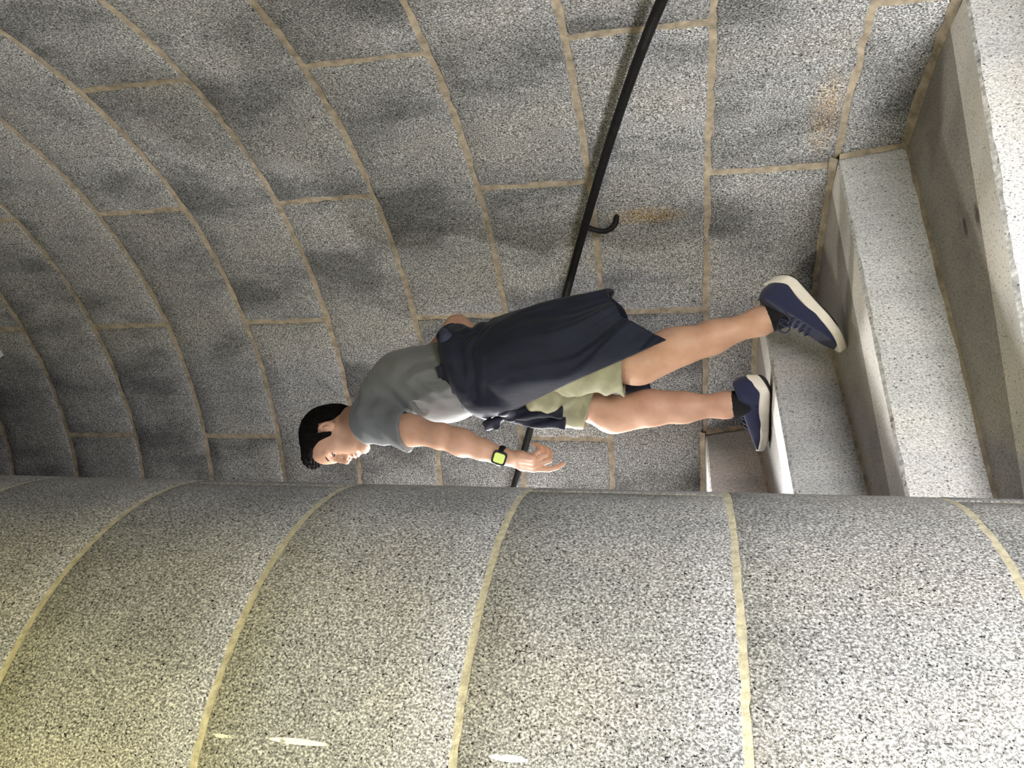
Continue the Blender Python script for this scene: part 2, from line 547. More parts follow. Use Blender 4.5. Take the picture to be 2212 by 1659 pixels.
# ------------------------------------------------------------------ signed-distance modelling for the figure
class Field:
    """a soft-body modelling grid: primitives are blended in, then skinned with one continuous surface"""
    def __init__(self, lo, hi, h):
        self.lo = np.array(lo, float); self.h = h
        self.n = np.ceil((np.array(hi) - self.lo) / h).astype(int) + 1
        self.d = np.full(self.n, 0.25, np.float32)
    def region(self, lo, hi):
        a = np.clip(np.floor((np.array(lo) - self.lo) / self.h).astype(int), 0, self.n)
        b = np.clip(np.ceil((np.array(hi) - self.lo) / self.h).astype(int) + 1, 0, self.n)
        sl = tuple(slice(x, y) for x, y in zip(a, b))
        g = [(self.lo[i] + self.h * np.arange(a[i], b[i])).astype(np.float32) for i in range(3)]
        return sl, g[0][:, None, None], g[1][None, :, None], g[2][None, None, :]
    def blend(self, sl, v, k, mode='add'):
        D = self.d[sl]
        if mode == 'add':
            if k <= 0: self.d[sl] = np.minimum(D, v)
            else:
                t = np.clip(0.5 + 0.5 * (D - v) / k, 0, 1)
                self.d[sl] = D + (v - D) * t - k * t * (1 - t)
        elif mode == 'cut':
            v = -v
            if k <= 0: self.d[sl] = np.maximum(D, v)
            else:
                t = np.clip(0.5 - 0.5 * (D - v) / k, 0, 1)
                self.d[sl] = D + (v - D) * t + k * t * (1 - t)
    def cone(self, a, b, ra, rb, k=0.02, mode='add'):
        a = np.array(a, float); b = np.array(b, float)
        m = max(ra, rb) + k + 3 * self.h
        sl, X, Y, Z = self.region(np.minimum(a, b) - m, np.maximum(a, b) + m)
        ab = b - a; L = max(float(ab @ ab), 1e-9)
        t = np.clip(((X - a[0]) * ab[0] + (Y - a[1]) * ab[1] + (Z - a[2]) * ab[2]) / L, 0, 1)
        v = np.sqrt((X - a[0] - t * ab[0]) ** 2 + (Y - a[1] - t * ab[1]) ** 2 + (Z - a[2] - t * ab[2]) ** 2) - (ra + (rb - ra) * t)
        self.blend(sl, v, k, mode)
    def chain(self, pts, k=0.02, mode='add'):
        for (p, r), (q, s) in zip(pts[:-1], pts[1:]):
            self.cone(p, q, r, s, k, mode)
    def ell(self, c, r, axes=None, k=0.02, mode='add'):
        c = np.array(c, float); r = np.array(r, float)
        A = np.eye(3) if axes is None else np.array(axes, float)
        m = r.max() + k + 3 * self.h
        sl, X, Y, Z = self.region(c - m, c + m)
        X = X - c[0]; Y = Y - c[1]; Z = Z - c[2]
        q0 = q1 = 0
        for i in range(3):
            l = X * A[i][0] + Y * A[i][1] + Z * A[i][2]
            q0 = q0 + (l / r[i]) ** 2; q1 = q1 + (l / r[i] ** 2) ** 2
        q0 = np.sqrt(q0); v = q0 * (q0 - 1) / np.maximum(np.sqrt(q1), 1e-6)
        self.blend(sl, v, k, mode)
    def loft(self, secs, k=0.02, mode='add', swell=0.0):
        """elliptic sections stacked in z: (z, cx, cy, hx, hy, turn)"""
        S = np.array([s if len(s) == 6 else tuple(s) + (0.0,) for s in secs], float)
        S = S[np.argsort(S[:, 0])]
        zf = np.linspace(S[0, 0], S[-1, 0], 60)
        C = [np.interp(zf, S[:, 0], S[:, i]) for i in range(1, 6)]
        ker = np.ones(7) / 7
        C = [np.convolve(np.pad(c, 3, mode='edge'), ker, 'valid') for c in C]
        m = max(S[:, 3:5].max() + swell, 0.05) + k + 0.03
        lo = (S[:, 1].min() - m, S[:, 2].min() - m, S[0, 0] - 0.05 - swell); hi = (S[:, 1].max() + m, S[:, 2].max() + m, S[-1, 0] + 0.05 + swell)
        sl, X, Y, Z = self.region(lo, hi)
        zz = Z.ravel()
        cx, cy, hx, hy, tu = [np.interp(zz, zf, c).astype(np.float32)[None, None, :] for c in C]
        ct, st = np.cos(tu), np.sin(tu)
        U = (X - cx) * ct + (Y - cy) * st; W = -(X - cx) * st + (Y - cy) * ct
        hx = hx + swell; hy = hy + swell
        v = (np.sqrt((U / hx) ** 2 + (W / hy) ** 2) - 1) * np.minimum(hx, hy)
        cap = np.maximum(Z - S[-1, 0], S[0, 0] - Z)
        v = np.maximum(v, cap)
        self.blend(sl, v, k, mode)
    def apply(self, fn, lo=None, hi=None):
        sl, X, Y, Z = self.region(lo if lo is not None else self.lo, hi if hi is not None else self.lo + self.h * self.n)
        self.d[sl] = fn(self.d[sl], X, Y, Z)
    def plane_cut(self, p, n, k=0.0, lo=None, hi=None):
        """take away everything on the side the normal points to"""
        p = np.array(p, float); n = np.array(n, float); n = n / np.linalg.norm(n)
        def f(D, X, Y, Z):
            v = ((X - p[0]) * n[0] + (Y - p[1]) * n[1] + (Z - p[2]) * n[2]).astype(np.float32)
            return np.maximum(D, v)
        self.apply(f, lo, hi)
    def skin(self, name):
        D = self.d; h = self.h
        D[0], D[-1] = 0.2, 0.2; D[:, 0], D[:, -1] = 0.2, 0.2; D[:, :, 0], D[:, :, -1] = 0.2, 0.2
        s = D < 0
        c = s[:-1, :-1, :-1].astype(np.uint8)
        for i, j, k in [(0, 0, 1), (0, 1, 0), (0, 1, 1), (1, 0, 0), (1, 0, 1), (1, 1, 0), (1, 1, 1)]:
            c = c + s[i:i + s.shape[0] - 1, j:j + s.shape[1] - 1, k:k + s.shape[2] - 1]
        act = (c > 0) & (c < 8)
        I = np.argwhere(act)
        vid = np.full(act.shape, -1, np.int32)
        vid[act] = np.arange(len(I))
        P = np.zeros((len(I), 3)); cnt = np.zeros(len(I))
        cor = [(0, 0, 0), (1, 0, 0), (0, 1, 0), (1, 1, 0), (0, 0, 1), (1, 0, 1), (0, 1, 1), (1, 1, 1)]
        val = [D[I[:, 0] + a, I[:, 1] + b, I[:, 2] + e] for a, b, e in cor]
        for a in range(8):
            for b in range(a + 1, 8):
                df = [cor[b][q] - cor[a][q] for q in range(3)]
                if sum(abs(x) for x in df) != 1: continue
                va, vb = val[a], val[b]
                m = (va < 0) != (vb < 0)
                t = va[m] / (va[m] - vb[m])
                P[m] += np.array(cor[a]) + t[:, None] * np.array(df); cnt[m] += 1
        P = (I + P / cnt[:, None]) * h + self.lo
        Fs = []
        for axis in range(3):
            o = [q for q in range(3) if q != axis]
            a = [slice(1, -1)] * 3; b = [slice(1, -1)] * 3
            a[axis] = slice(0, -1); b[axis] = slice(1, None)
            sa, sb = s[tuple(a)], s[tuple(b)]
            E = np.argwhere(sa != sb)
            inside_first = sa[E[:, 0], E[:, 1], E[:, 2]]
            E = E.copy(); E[:, o[0]] += 1; E[:, o[1]] += 1
            q = []
            for d0, d1 in ((-1, -1), (0, -1), (0, 0), (-1, 0)):
                K = E.copy(); K[:, o[0]] += d0; K[:, o[1]] += d1
                q.append(vid[K[:, 0], K[:, 1], K[:, 2]])
            q = np.stack(q, 1)
            flip = inside_first if axis != 1 else ~inside_first
            q[~flip] = q[~flip][:, ::-1]
            Fs.append(q)
        Fs = np.concatenate(Fs)
        P[:, 2] -= BASE_Z
        me = bpy.data.meshes.new(name)
        me.vertices.add(len(P)); me.vertices.foreach_set('co', P.ravel())
        me.loops.add(len(Fs) * 4); me.loops.foreach_set('vertex_index', Fs.ravel().astype(np.int32))
        me.polygons.add(len(Fs)); me.polygons.foreach_set('loop_start', np.arange(len(Fs), dtype=np.int32) * 4)
        me.update(calc_edges=True); me.validate()
        return me

# ------------------------------------------------------------------ the man climbing the stair
# figure frame: x to the right in the upright picture, y away from the viewer, z up (0 = eye height)
D0 = 2.58
BASE_Z = tread_z(2)
VAZ = YAW + math.pi / 2
person = bpy.data.objects.new('person', None)
COL.objects.link(person)
person.location = (CAM.x + D0 * math.cos(VAZ), D0 * math.sin(VAZ), BASE_Z)
person.rotation_euler = (0, 0, YAW)
tag(person, 'young man in grey t-shirt, khaki shorts and navy shoes climbing the stone stair', 'person')
def body_part(name, me, mats, parent=person, smooth=True):
    return link(name, me, mats, parent, smooth)
def ptube(name, pts, rad, mat, parent=person, seg=8, flat=None):
    pts = [Vector(p) - Vector((0, 0, BASE_Z)) for p in pts]
    return link(name, tube_mesh(name, pts, rad, seg, True, flat), mat, parent, True)
V3 = lambda *a: np.array(a, float)

def skin_material():
    m, nt, b = new_mat('skin')
    tc = node(nt, 'ShaderNodeTexCoord')
    n = noise(nt, tc.outputs['Object'], 14, 3, 0.6)
    c = ramp(nt, n, [(0.3, (0.47, 0.262, 0.172)), (0.5, (0.54, 0.315, 0.212)), (0.7, (0.58, 0.35, 0.245))])
    nt.links.new(c, b.inputs['Base Color'])
    b.inputs['Roughness'].default_value = 0.5
    b.inputs['Specular IOR Level'].default_value = 0.35
    return m
MAT['skin'] = skin_material()
MAT['hair'] = plain('black_hair', (0.0055, 0.0048, 0.0045), 0.85, 160, 0.6, 0.5, spec=0.08, stretch=(1, 1, 0.3))
MAT['lip'] = plain('lip', (0.42, 0.17, 0.13), 0.5, 40, 0.1)
MAT['eye'] = plain('eye_white', (0.62, 0.58, 0.54), 0.3, 40, 0.05)
MAT['iris'] = plain('iris', (0.03, 0.018, 0.012), 0.2, 40, 0.1)
MAT['shirt'] = plain('grey_jersey', (0.145, 0.155, 0.158), 0.9, 16, 0.08, 0.55, sheen=0.15, stretch=(1, 1, 0.6))
MAT['navy'] = plain('navy_jacket', (0.0085, 0.0115, 0.025), 0.75, 22, 0.25, 0.75, sheen=0.05, spec=0.3, stretch=(1, 1, 0.55))
MAT['lining'] = plain('blue_grey_lining', (0.045, 0.055, 0.10), 0.8, 300, 0.15, 0.1)
MAT['khaki'] = plain('khaki_cotton', (0.30, 0.29, 0.185), 0.9, 24, 0.10, 0.55)
MAT['knit'] = plain('navy_knit', (0.017, 0.021, 0.058), 0.9, 500, 0.30, 0.3, sheen=0.15)
MAT['foam'] = plain('cream_foam', (0.74, 0.69, 0.60), 0.7, 25, 0.06)
MAT['outsole'] = plain('dark_rubber', (0.022, 0.021, 0.020), 0.8, 80, 0.3, 0.3)
MAT['sock'] = plain('black_sock', (0.007, 0.007, 0.008), 0.95, 300, 0.3, 0.2)
MAT['lace'] = plain('navy_lace', (0.018, 0.022, 0.060), 0.8, 300, 0.2)
MAT['watch'] = plain('black_rubber', (0.008, 0.008, 0.008), 0.35, 60, 0.2)
m, nt, b = new_mat('lit_watch_face')
tc = node(nt, 'ShaderNodeTexCoord')
b.inputs['Base Color'].default_value = (0.25, 0.30, 0.06, 1)
b.inputs['Roughness'].default_value = 0.2
b.inputs['Emission Color'].default_value = (0.62, 0.72, 0.20, 1)
b.inputs['Emission Strength'].default_value = 0.75
m.cycles.emission_sampling = 'NONE'
MAT['screen'] = m

# joints
PEL = V3(0.05, 0.0, 0.60)
HIP_L, HIP_R = V3(0.075, -0.09, 0.60), V3(0.035, 0.09, 0.60)
KNEE_L, KNEE_R = V3(0.060, -0.105, 0.145), V3(-0.108, 0.060, 0.240)
ANK_L, ANK_R = V3(0.205, -0.125, -0.275), V3(-0.070, 0.012, -0.176)
SH_L, SH_R = V3(-0.125, -0.170, 1.035), V3(-0.060, 0.165, 1.060)
EL_L, EL_R = V3(-0.168, -0.235, 0.765), V3(0.212, 0.120, 0.825)
WR_L, WR_R = V3(-0.233, -0.205, 0.572), V3(0.055, 0.215, 0.60)
NECK = V3(-0.100, -0.005, 1.105)

# head frame
def head_frame(yaw, pitch, roll):
    cy, sy, cp, sp = math.cos(yaw), math.sin(yaw), math.cos(pitch), math.sin(pitch)
    f = V3(-cy * cp, -sy * cp, -sp); l = V3(sy, -cy, 0); u = np.cross(f, l)
    cr, sr = math.cos(roll), math.sin(roll)
    return f, cr * l + sr * u, -sr * l + cr * u
HF, HL, HU = head_frame(R(20), R(17), R(-1))
HO = V3(-0.186, -0.026, 1.250)
H = lambda f, l, u: HO + HF * f + HL * l + HU * u
HA = (HF, HL, HU)

def build_body():
    F = Field((-0.44, -0.36, -0.50), (0.42, 0.42, 1.44), 0.0035)
    # torso under the shirt
    F.loft([(1.09, -0.085, 0, 0.07, 0.13), (1.03, -0.05, 0, 0.095, 0.155), (0.93, -0.005, 0, 0.11, 0.15), (0.80, 0.03, 0, 0.10, 0.14), (0.70, 0.045, 0, 0.10, 0.145), (0.56, 0.05, 0, 0.11, 0.16)], 0.02)
    # neck
    F.chain([(NECK + V3(0.005, 0, -0.03), 0.062), (H(-0.030, 0, -0.075), 0.055), (H(-0.028, 0, -0.02), 0.056)], 0.03)
    F.cone(H(0.005, 0.02, -0.10), NECK + V3(-0.045, -0.02, 0.0), 0.022, 0.02, 0.03)      # throat
    F.cone(H(-0.03, 0.052, -0.045), NECK + V3(-0.045, -0.015, 0.0), 0.014, 0.012, 0.02)      # neck tendon
    # skull and face
    F.ell(H(-0.014, 0, 0.034), (0.097, 0.074, 0.086), HA, 0.02)
    F.ell(H(0.030, 0, -0.020), (0.060, 0.062, 0.085), HA, 0.03)
    F.ell(H(0.050, 0, 0.040), (0.040, 0.056, 0.045), HA, 0.02)
    for s in (-1, 1):
        F.cone(H(-0.005, 0.058 * s, -0.050), H(0.066, 0.018 * s, -0.103), 0.016, 0.016, 0.028)   # jaw
        F.ell(H(0.050, 0.044 * s, -0.022), (0.026, 0.020, 0.022), HA, 0.02)                        # cheekbone
        F.ell(H(0.060, 0.030 * s, -0.055), (0.026, 0.022, 0.030), HA, 0.02)                        # cheek
        F.cone(H(0.082, 0.012 * s, 0.021), H(0.070, 0.047 * s, 0.020), 0.009, 0.009, 0.014)      # brow ridge
        F.ell(H(0.092, 0.031 * s, -0.001), (0.018, 0.019, 0.0125), HA, 0.012, 'cut')               # eye socket
        F.ell(H(0.0675, 0.032 * s, -0.001), (0.0155, 0.0165, 0.0140), HA, 0.004)                   # lidded eyeball
    F.ell(H(0.075, 0, -0.100), (0.019, 0.022, 0.017), HA, 0.02)                                    # chin
    F.ell(H(0.076, 0, -0.066), (0.020, 0.028, 0.022), HA, 0.015)                                   # muzzle
    F.chain([(H(0.083, 0, 0.016), 0.0085), (H(0.094, 0, -0.010), 0.0090), (H(0.106, 0, -0.032), 0.0112)], 0.010)   # nose
    for s in (-1, 1):
        F.ell(H(0.093, 0.0125 * s, -0.039), (0.012, 0.0085, 0.0085), HA, 0.006)
        F.ell(H(0.099, 0.0085 * s, -0.0475), (0.0055, 0.0040, 0.0040), HA, 0.002, 'cut')
    F.ell(H(0.094, 0, -0.0625), (0.0070, 0.021, 0.0055), HA, 0.004)                                # upper lip
    F.ell(H(0.092, 0, -0.0755), (0.0075, 0.018, 0.0060), HA, 0.004)                                # lower lip
    F.ell(H(0.100, 0, -0.0690), (0.010, 0.024, 0.0018), HA, 0.002, 'cut')
    F.ell(H(0.094, 0, -0.0880), (0.010, 0.020, 0.006), HA, 0.008, 'cut')
    # ears
    for s in (-1, 1):
        c = H(-0.014, 0.0745 * s, -0.004)
        EA = (HF * 0.94 - HL * 0.30 * s, HL * 0.95 * s + HF * 0.30, HU)
        F.ell(c, (0.0185, 0.0095, 0.032), EA, 0.004)
        F.ell(c + HL * 0.010 * s + HF * 0.002 + HU * 0.004, (0.0110, 0.0075, 0.0200), EA, 0.003, 'cut')
        F.ell(c + HL * 0.006 * s + HF * 0.003 - HU * 0.001, (0.0040, 0.005, 0.0120), EA, 0.003)
    # arms
    F.chain([(SH_L, 0.055), (SH_L * 0.45 + EL_L * 0.55, 0.046), (EL_L + V3(0.002, 0, 0.02), 0.040)], 0.03)
    F.ell(SH_L * 0.50 + EL_L * 0.50 + V3(-0.010, -0.006, 0), (0.036, 0.036, 0.075), None, 0.03)
    fa = EL_L * 0.70 + WR_L * 0.30
    F.chain([(EL_L, 0.040), (fa, 0.0415), (EL_L * 0.35 + WR_L * 0.65, 0.031), (WR_L + (EL_L - WR_L) * 0.06, 0.0245)], 0.025)
    F.chain([(SH_R, 0.055), (EL_R, 0.042), (EL_R * 0.7 + WR_R * 0.3, 0.040), (WR_R, 0.026), (WR_R + V3(-0.05, -0.01, -0.04), 0.03)], 0.025)
    for i, dz in enumerate((0.03, 0.01, -0.01, -0.03)):
        a = WR_R + V3(-0.085, -0.01 + 0.006 * i, -0.045 + dz * 0.75)
        F.chain([(a, 0.0095), (a + V3(-0.035, 0.0, -0.02), 0.0085), (a + V3(-0.045, -0.012, -0.045), 0.0075)], 0.006)
    # left hand: relaxed, back of the hand to the viewer, index finger pointing down
    hd = V3(-0.170, -0.05, -0.98); hd /= np.linalg.norm(hd)       # along the hand
    ht = V3(-0.70, 0.70, 0.12); ht -= hd * (ht @ hd); ht /= np.linalg.norm(ht)   # towards the thumb
    hn = np.cross(hd, ht)                                        # palm or back
    if hn[1] > 0: hn = -hn                                        # hn: out of the back of the hand (to the viewer)
    HS = 1.10
    Q = lambda d, t, n: WR_L + (hd * d + ht * t + hn * n) * HS
    F.chain([(Q(-0.02, 0, 0), 0.0255), (Q(0.012, 0, 0), 0.0245)], 0.02)
    for t in (-0.026, -0.009, 0.009, 0.026):
        F.chain([(Q(0.010, t * 0.55, 0), 0.0155), (Q(0.055, t * 0.95, 0.002), 0.0135), (Q(0.088, t, 0.003), 0.0115)], 0.012)
    F.ell(Q(0.045, 0.022, -0.014), (0.030, 0.016, 0.014), (hd, ht, hn), 0.012)      # ball of the thumb
    #        t       knuckle d, bend angles, lengths
    fingers = [(0.026, 0.088, (12, 22, 18), (0.044, 0.027, 0.021), 0.0090),
               (0.009, 0.092, (38, 62, 40), (0.047, 0.030, 0.022), 0.0092),
               (-0.009, 0.088, (46, 70, 45), (0.043, 0.028, 0.021), 0.0088),
               (-0.026, 0.080, (52, 66, 42), (0.034, 0.021, 0.019), 0.0078)]
    for t, d, ang, ln, r in fingers:
        p = Q(d, t, 0.002); a = 0.0; pts = [(p, r * 1.12)]
        for q in range(3):
            a += math.radians(ang[q])
            p = p + ((hd * math.cos(a) - hn * math.sin(a)) * ln[q] + ht * 0.001) * HS
            pts.append((p, r * (1.0, 0.92, 0.80)[q]))
        F.chain(pts, 0.003)
    F.chain([(Q(0.025, 0.020, -0.010), 0.0135), (Q(0.058, 0.043, -0.016), 0.0115), (Q(0.088, 0.047, -0.020), 0.0098), (Q(0.112, 0.043, -0.023), 0.0080)], 0.006)
    # legs
    for hip, kn, an, fw in ((HIP_L, KNEE_L, ANK_L, V3(-0.96, -0.05, -0.25)), (HIP_R, KNEE_R, ANK_R, V3(-0.95, 0.25, 0.1))):
        back = -fw
        F.chain([(hip, 0.085), (hip * 0.5 + kn * 0.5, 0.075), (kn * 0.9 + hip * 0.1, 0.058)], 0.04)
        F.ell(kn + fw * 0.014, (0.046, 0.046, 0.058), None, 0.04)
        F.chain([(kn, 0.053), (kn * 0.72 + an * 0.28 + back * 0.010, 0.0525), (kn * 0.45 + an * 0.55 + back * 0.004, 0.045), (kn * 0.12 + an * 0.88, 0.0365), (an, 0.036)], 0.04)
        F.ell(kn * 0.70 + an * 0.30 + back * 0.020, (0.040, 0.046, 0.105), None, 0.045)     # calf
        F.ell(kn * 0.86 + an * 0.14 + fw * 0.020, (0.026, 0.026, 0.040), None, 0.035)        # shin head below the kneecap
        F.ell(an + V3(0, -0.026, 0.004), (0.016, 0.014, 0.018), None, 0.012)                 # ankle bones
    return F.skin('body')
body = body_part('body', build_body(), MAT['skin'])
tag(body, 'tanned bare skin of face, arms and legs')

# ---- hair: a close cap with a short fringe, cut round the ear and down to the nape
def build_hair():
    F = Field(H(0, 0, 0.02) - 0.17, H(0, 0, 0.02) + 0.17, 0.003)
    F.ell(H(-0.016, 0, 0.034), (0.110, 0.085, 0.094), HA, 0.0)
    F.ell(H(-0.055, 0, -0.020), (0.062, 0.066, 0.070), HA, 0.03)
    F.ell(H(0.045, 0, 0.085), (0.050, 0.062, 0.034), HA, 0.02)
    def cut(D, X, Y, Z):
        x, y, z = X - HO[0], Y - HO[1], Z - HO[2]
        f = x * HF[0] + y * HF[1] + z * HF[2]
        l = x * HL[0] + y * HL[1] + z * HL[2]
        u = x * HU[0] + y * HU[1] + z * HU[2]
        line = np.interp(f, [-0.12, -0.095, -0.06, -0.040, -0.034, 0.002, 0.006, 0.022, 0.030, 0.050, 0.075, 0.12],
                            [-0.085, -0.078, -0.066, -0.040, 0.026, 0.030, -0.022, -0.014, 0.030, 0.064, 0.084, 0.088]).astype(np.float32)
        line = line + 0.003 * np.sin(l * 260 + f * 90)
        hairs = 0.0016 * np.sin(l * 210 + 3 * np.sin(f * 60)) * np.sin(f * 130 + u * 60) + 0.0012 * np.sin(l * 420 + u * 170 + f * 200)
        return np.maximum(D + hairs, line - u)
    F.apply(cut)
    for q, (l, e, f0) in enumerate([(-0.045, 0.010, .086), (-0.030, 0.014, .09), (-0.014, 0.008, .094), (0.002, 0.015, .094), (0.018, 0.010, .094), (0.032, 0.014, .09), (0.046, 0.008, .082)]):
        F.chain([(H(f0 - 0.036, l, 0.100), 0.013), (H(f0 - 0.012, l + 0.004, 0.102 + e * 0.4), 0.008), (H(f0 + 0.002, l + 0.008, 0.092 + e), 0.003)], 0.006)
    return F.skin('hair')
body_part('hair', build_hair(), MAT['hair'])
# brows, eyes, lips
for s in (-1, 1):
    ptube('eyebrow', spline([H(0.0935, 0.013 * s, 0.0205), H(0.0915, 0.026 * s, 0.0255), H(0.0835, 0.040 * s, 0.0255), H(0.0735, 0.049 * s, 0.0200)], 5),
          [0.0015] * 4 + [0.0024] * 8 + [0.0013] * 4, MAT['hair'], person, 6)
    ex = Field(H(0.0675, 0.032 * s, -0.001) - 0.03, H(0.0675, 0.032 * s, -0.001) + 0.03, 0.0016)
    ex.ell(H(0.0690, 0.032 * s, -0.0045), (0.0152, 0.0130, 0.0042), HA, 0.0)
    eye = body_part('eye', ex.skin('eye'), MAT['eye'])
    ix = Field(H(0.08, 0.032 * s, -0.004) - 0.02, H(0.08, 0.032 * s, -0.004) + 0.02, 0.0012)
    ix.ell(H(0.0800, 0.034 * s, -0.0045), (0.0052, 0.0055, 0.0040), HA, 0.0)
    body_part('iris', ix.skin('iris'), MAT['iris'], eye)
    ptube('eyelash', spline([H(0.0790, 0.019 * s, -0.0010), H(0.0848, 0.028 * s, 0.0012), H(0.0825, 0.038 * s, 0.0005), H(0.0745, 0.047 * s, -0.0035)], 5), 0.0013, MAT['hair'], eye, 6)
lx = Field(H(0.095, 0, -0.069) - 0.035, H(0.095, 0, -0.069) + 0.035, 0.0018)
lx.ell(H(0.0950, 0, -0.0630), (0.0068, 0.0205, 0.0048), HA, 0.001)
lx.ell(H(0.0930, 0, -0.0752), (0.0074, 0.0175, 0.0054), HA, 0.001)
body_part('lips', lx.skin('lips'), MAT['lip'])

# ---- t-shirt
def build_shirt():
    F = Field((-0.36, -0.33, 0.60), (0.30, 0.34, 1.22), 0.0042)
    F.loft([(1.125, -0.090, -0.005, 0.060, 0.085), (1.09, -0.080, 0, 0.085, 0.140), (1.04, -0.050, 0, 0.112, 0.178), (0.96, -0.008, 0, 0.130, 0.178), (0.86, 0.004, 0, 0.146, 0.168),
            (0.79, 0.014, 0, 0.146, 0.166), (0.72, 0.030, 0, 0.132, 0.165), (0.64, 0.04, 0, 0.122, 0.165)], 0.02)
    F.ell(V3(-0.045, 0.0, 1.05), (0.115, 0.19, 0.075), None, 0.04)
    F.ell(V3(0.055, 0.0, 0.98), (0.075, 0.14, 0.10), None, 0.04)      # rounded back
    # collar
    F.chain([(NECK + V3(0.012, 0, -0.03), 0.080), (H(-0.034, 0, -0.092), 0.066)], 0.03)
    # sleeves
    sl = SH_L * 0.44 + EL_L * 0.56
    F.chain([(SH_L + V3(0.02, 0.03, 0.02), 0.070), (SH_L, 0.068), (sl + V3(-0.006, 0, 0), 0.063), (SH_L * 0.25 + EL_L * 0.75 + V3(-0.010, 0, 0), 0.065)], 0.035)
    sr = SH_R * 0.45 + EL_R * 0.55
    F.chain([(SH_R, 0.070), (sr, 0.066), (SH_R * 0.3 + EL_R * 0.7, 0.066)], 0.035)
    def folds(D, X, Y, Z):
        # soft creases running from the tied waist up over the ribs, and across the sleeve
        q = (X * 0.80 + Z * 0.60 + 0.10 * Y)
        w = q * 56 + 2.0 * np.sin(X * 15 + Z * 8 + Y * 5) + 1.2 * np.sin(Z * 27 - X * 12)
        sn = np.sin(w); sn = np.sign(sn) * np.abs(sn) ** 1.7
        amp = 0.0078 * np.clip((1.06 - Z) / 0.25, 0.15, 1)
        w2 = Z * 95 - X * 60 + 2 * np.sin(X * 25 + Y * 20)
        a2 = 0.0030 * np.clip((-Y - 0.12) / 0.06, 0, 1)
        return D + (amp * sn * (0.6 + 0.4 * np.sin(X * 21 - Z * 14)) + a2 * np.sin(w2)).astype(np.float32)
    F.apply(folds)
    # sleeve hems, hollow, and the neck opening
    dl = (EL_L - SH_L) / np.linalg.norm(EL_L - SH_L)
    hem = SH_L * 0.50 + EL_L * 0.50
    hn = V3(0.12, -0.12, -0.98)
    box_lo, box_hi = hem + V3(-0.14, -0.13, -0.16), hem + V3(0.085, 0.09, 0.10)
    def sleeve(D, X, Y, Z):
        n = hn / np.linalg.norm(hn)
        v = ((X - hem[0]) * n[0] + (Y - hem[1]) * n[1] + (Z - hem[2]) * n[2]).astype(np.float32)
        ab = EL_L - SH_L; L = ab @ ab
        t = np.clip(((X - SH_L[0]) * ab[0] + (Y - SH_L[1]) * ab[1] + (Z - SH_L[2]) * ab[2]) / L, 0, 1)
        ra = np.sqrt((X - SH_L[0] - t * ab[0]) ** 2 + (Y - SH_L[1] - t * ab[1]) ** 2 + (Z - SH_L[2] - t * ab[2]) ** 2)
        near = ra - 0.105
        D = np.where(near < 0, np.maximum(D, v), D)
        return np.maximum(D, -np.maximum(ra - 0.054, -0.085 - v))
    F.apply(sleeve, box_lo, box_hi)
    F.plane_cut(sr, EL_R - SH_R, lo=sr - 0.13, hi=sr + V3(0.13, 0.13, 0.13))
    cu = HU * 0.82 + V3(-0.25, 0, 0.55)
    cp = NECK + V3(-0.006, 0, 0.024)
    F.plane_cut(cp, cu, lo=cp + V3(-0.16, -0.15, -0.06), hi=cp + V3(0.13, 0.15, 0.12))
    F.cone(cp - HU * 0.05 + V3(0.012, 0, 0), cp + HU * 0.06 + V3(-0.01, 0, 0), 0.0605, 0.0605, 0.0, 'cut')
    return F.skin('t_shirt')
body_part('t_shirt', build_shirt(), MAT['shirt'])

# ---- shorts
def build_shorts():
    F = Field((-0.28, -0.27, 0.12), (0.28, 0.30, 0.74), 0.0042)
    F.loft([(0.72, 0.045, 0, 0.118, 0.155), (0.60, 0.050, 0, 0.128, 0.172), (0.50, 0.045, 0, 0.125, 0.178)], 0.03)
    dL, dR = KNEE_L - HIP_L, KNEE_R - HIP_R
    F.chain([(HIP_L, 0.098), (HIP_L + dL * 0.5, 0.096), (HIP_L + dL * 1.05 + V3(-0.004, 0, 0), 0.098)], 0.04)
    F.chain([(HIP_R, 0.098), (HIP_R + dR * 0.5, 0.098), (HIP_R + dR * 0.95, 0.096)], 0.04)
    F.ell(V3(-0.052, -0.045, 0.470), (0.050, 0.07, 0.065), None, 0.03)         # bunched fly
    def folds(D, X, Y, Z):
        w = Z * 60 + X * 70 + 2.5 * np.sin(X * 18 + Y * 14) + 1.5 * np.sin(Z * 25)
        w2 = Z * 120 - X * 35 + 2 * np.sin(Y * 30 + Z * 10)
        front = np.clip((0.02 - X) / 0.08, 0, 1)
        return D + ((0.0030 + 0.0030 * front) * np.sin(w) + 0.0022 * front * np.sin(w2)).astype(np.float32)
    F.apply(folds)
    def hems(D, X, Y, Z):
        out = D
        legs = []
        for hip, d, t, n, rin in ((HIP_L, dL, 0.885, V3(0.02, 0, -1), 0.086), (HIP_R, dR, 0.77, V3(-0.30, 0.05, -0.95), 0.086)):
            n = n / np.linalg.norm(n)
            p = hip + d * t
            v = (X - p[0]) * n[0] + (Y - p[1]) * n[1] + (Z - p[2]) * n[2]
            tt = ((X - hip[0]) * d[0] + (Y - hip[1]) * d[1] + (Z - hip[2]) * d[2]) / (d @ d)
            tc = np.clip(tt, 0, 1.3)
            ra = np.sqrt((X - hip[0] - tc * d[0]) ** 2 + (Y - hip[1] - tc * d[1]) ** 2 + (Z - hip[2] - tc * d[2]) ** 2)
            legs.append((v, ra, rin))
        mine_l = legs[0][1] < legs[1][1]
        out = np.maximum(out, np.where(mine_l, legs[0][0], legs[1][0]))
        for v, ra, rin in legs:
            out = np.maximum(out, -np.maximum(ra - rin, -0.10 - v))
        return out.astype(np.float32)
    F.apply(hems)
    return F.skin('shorts')
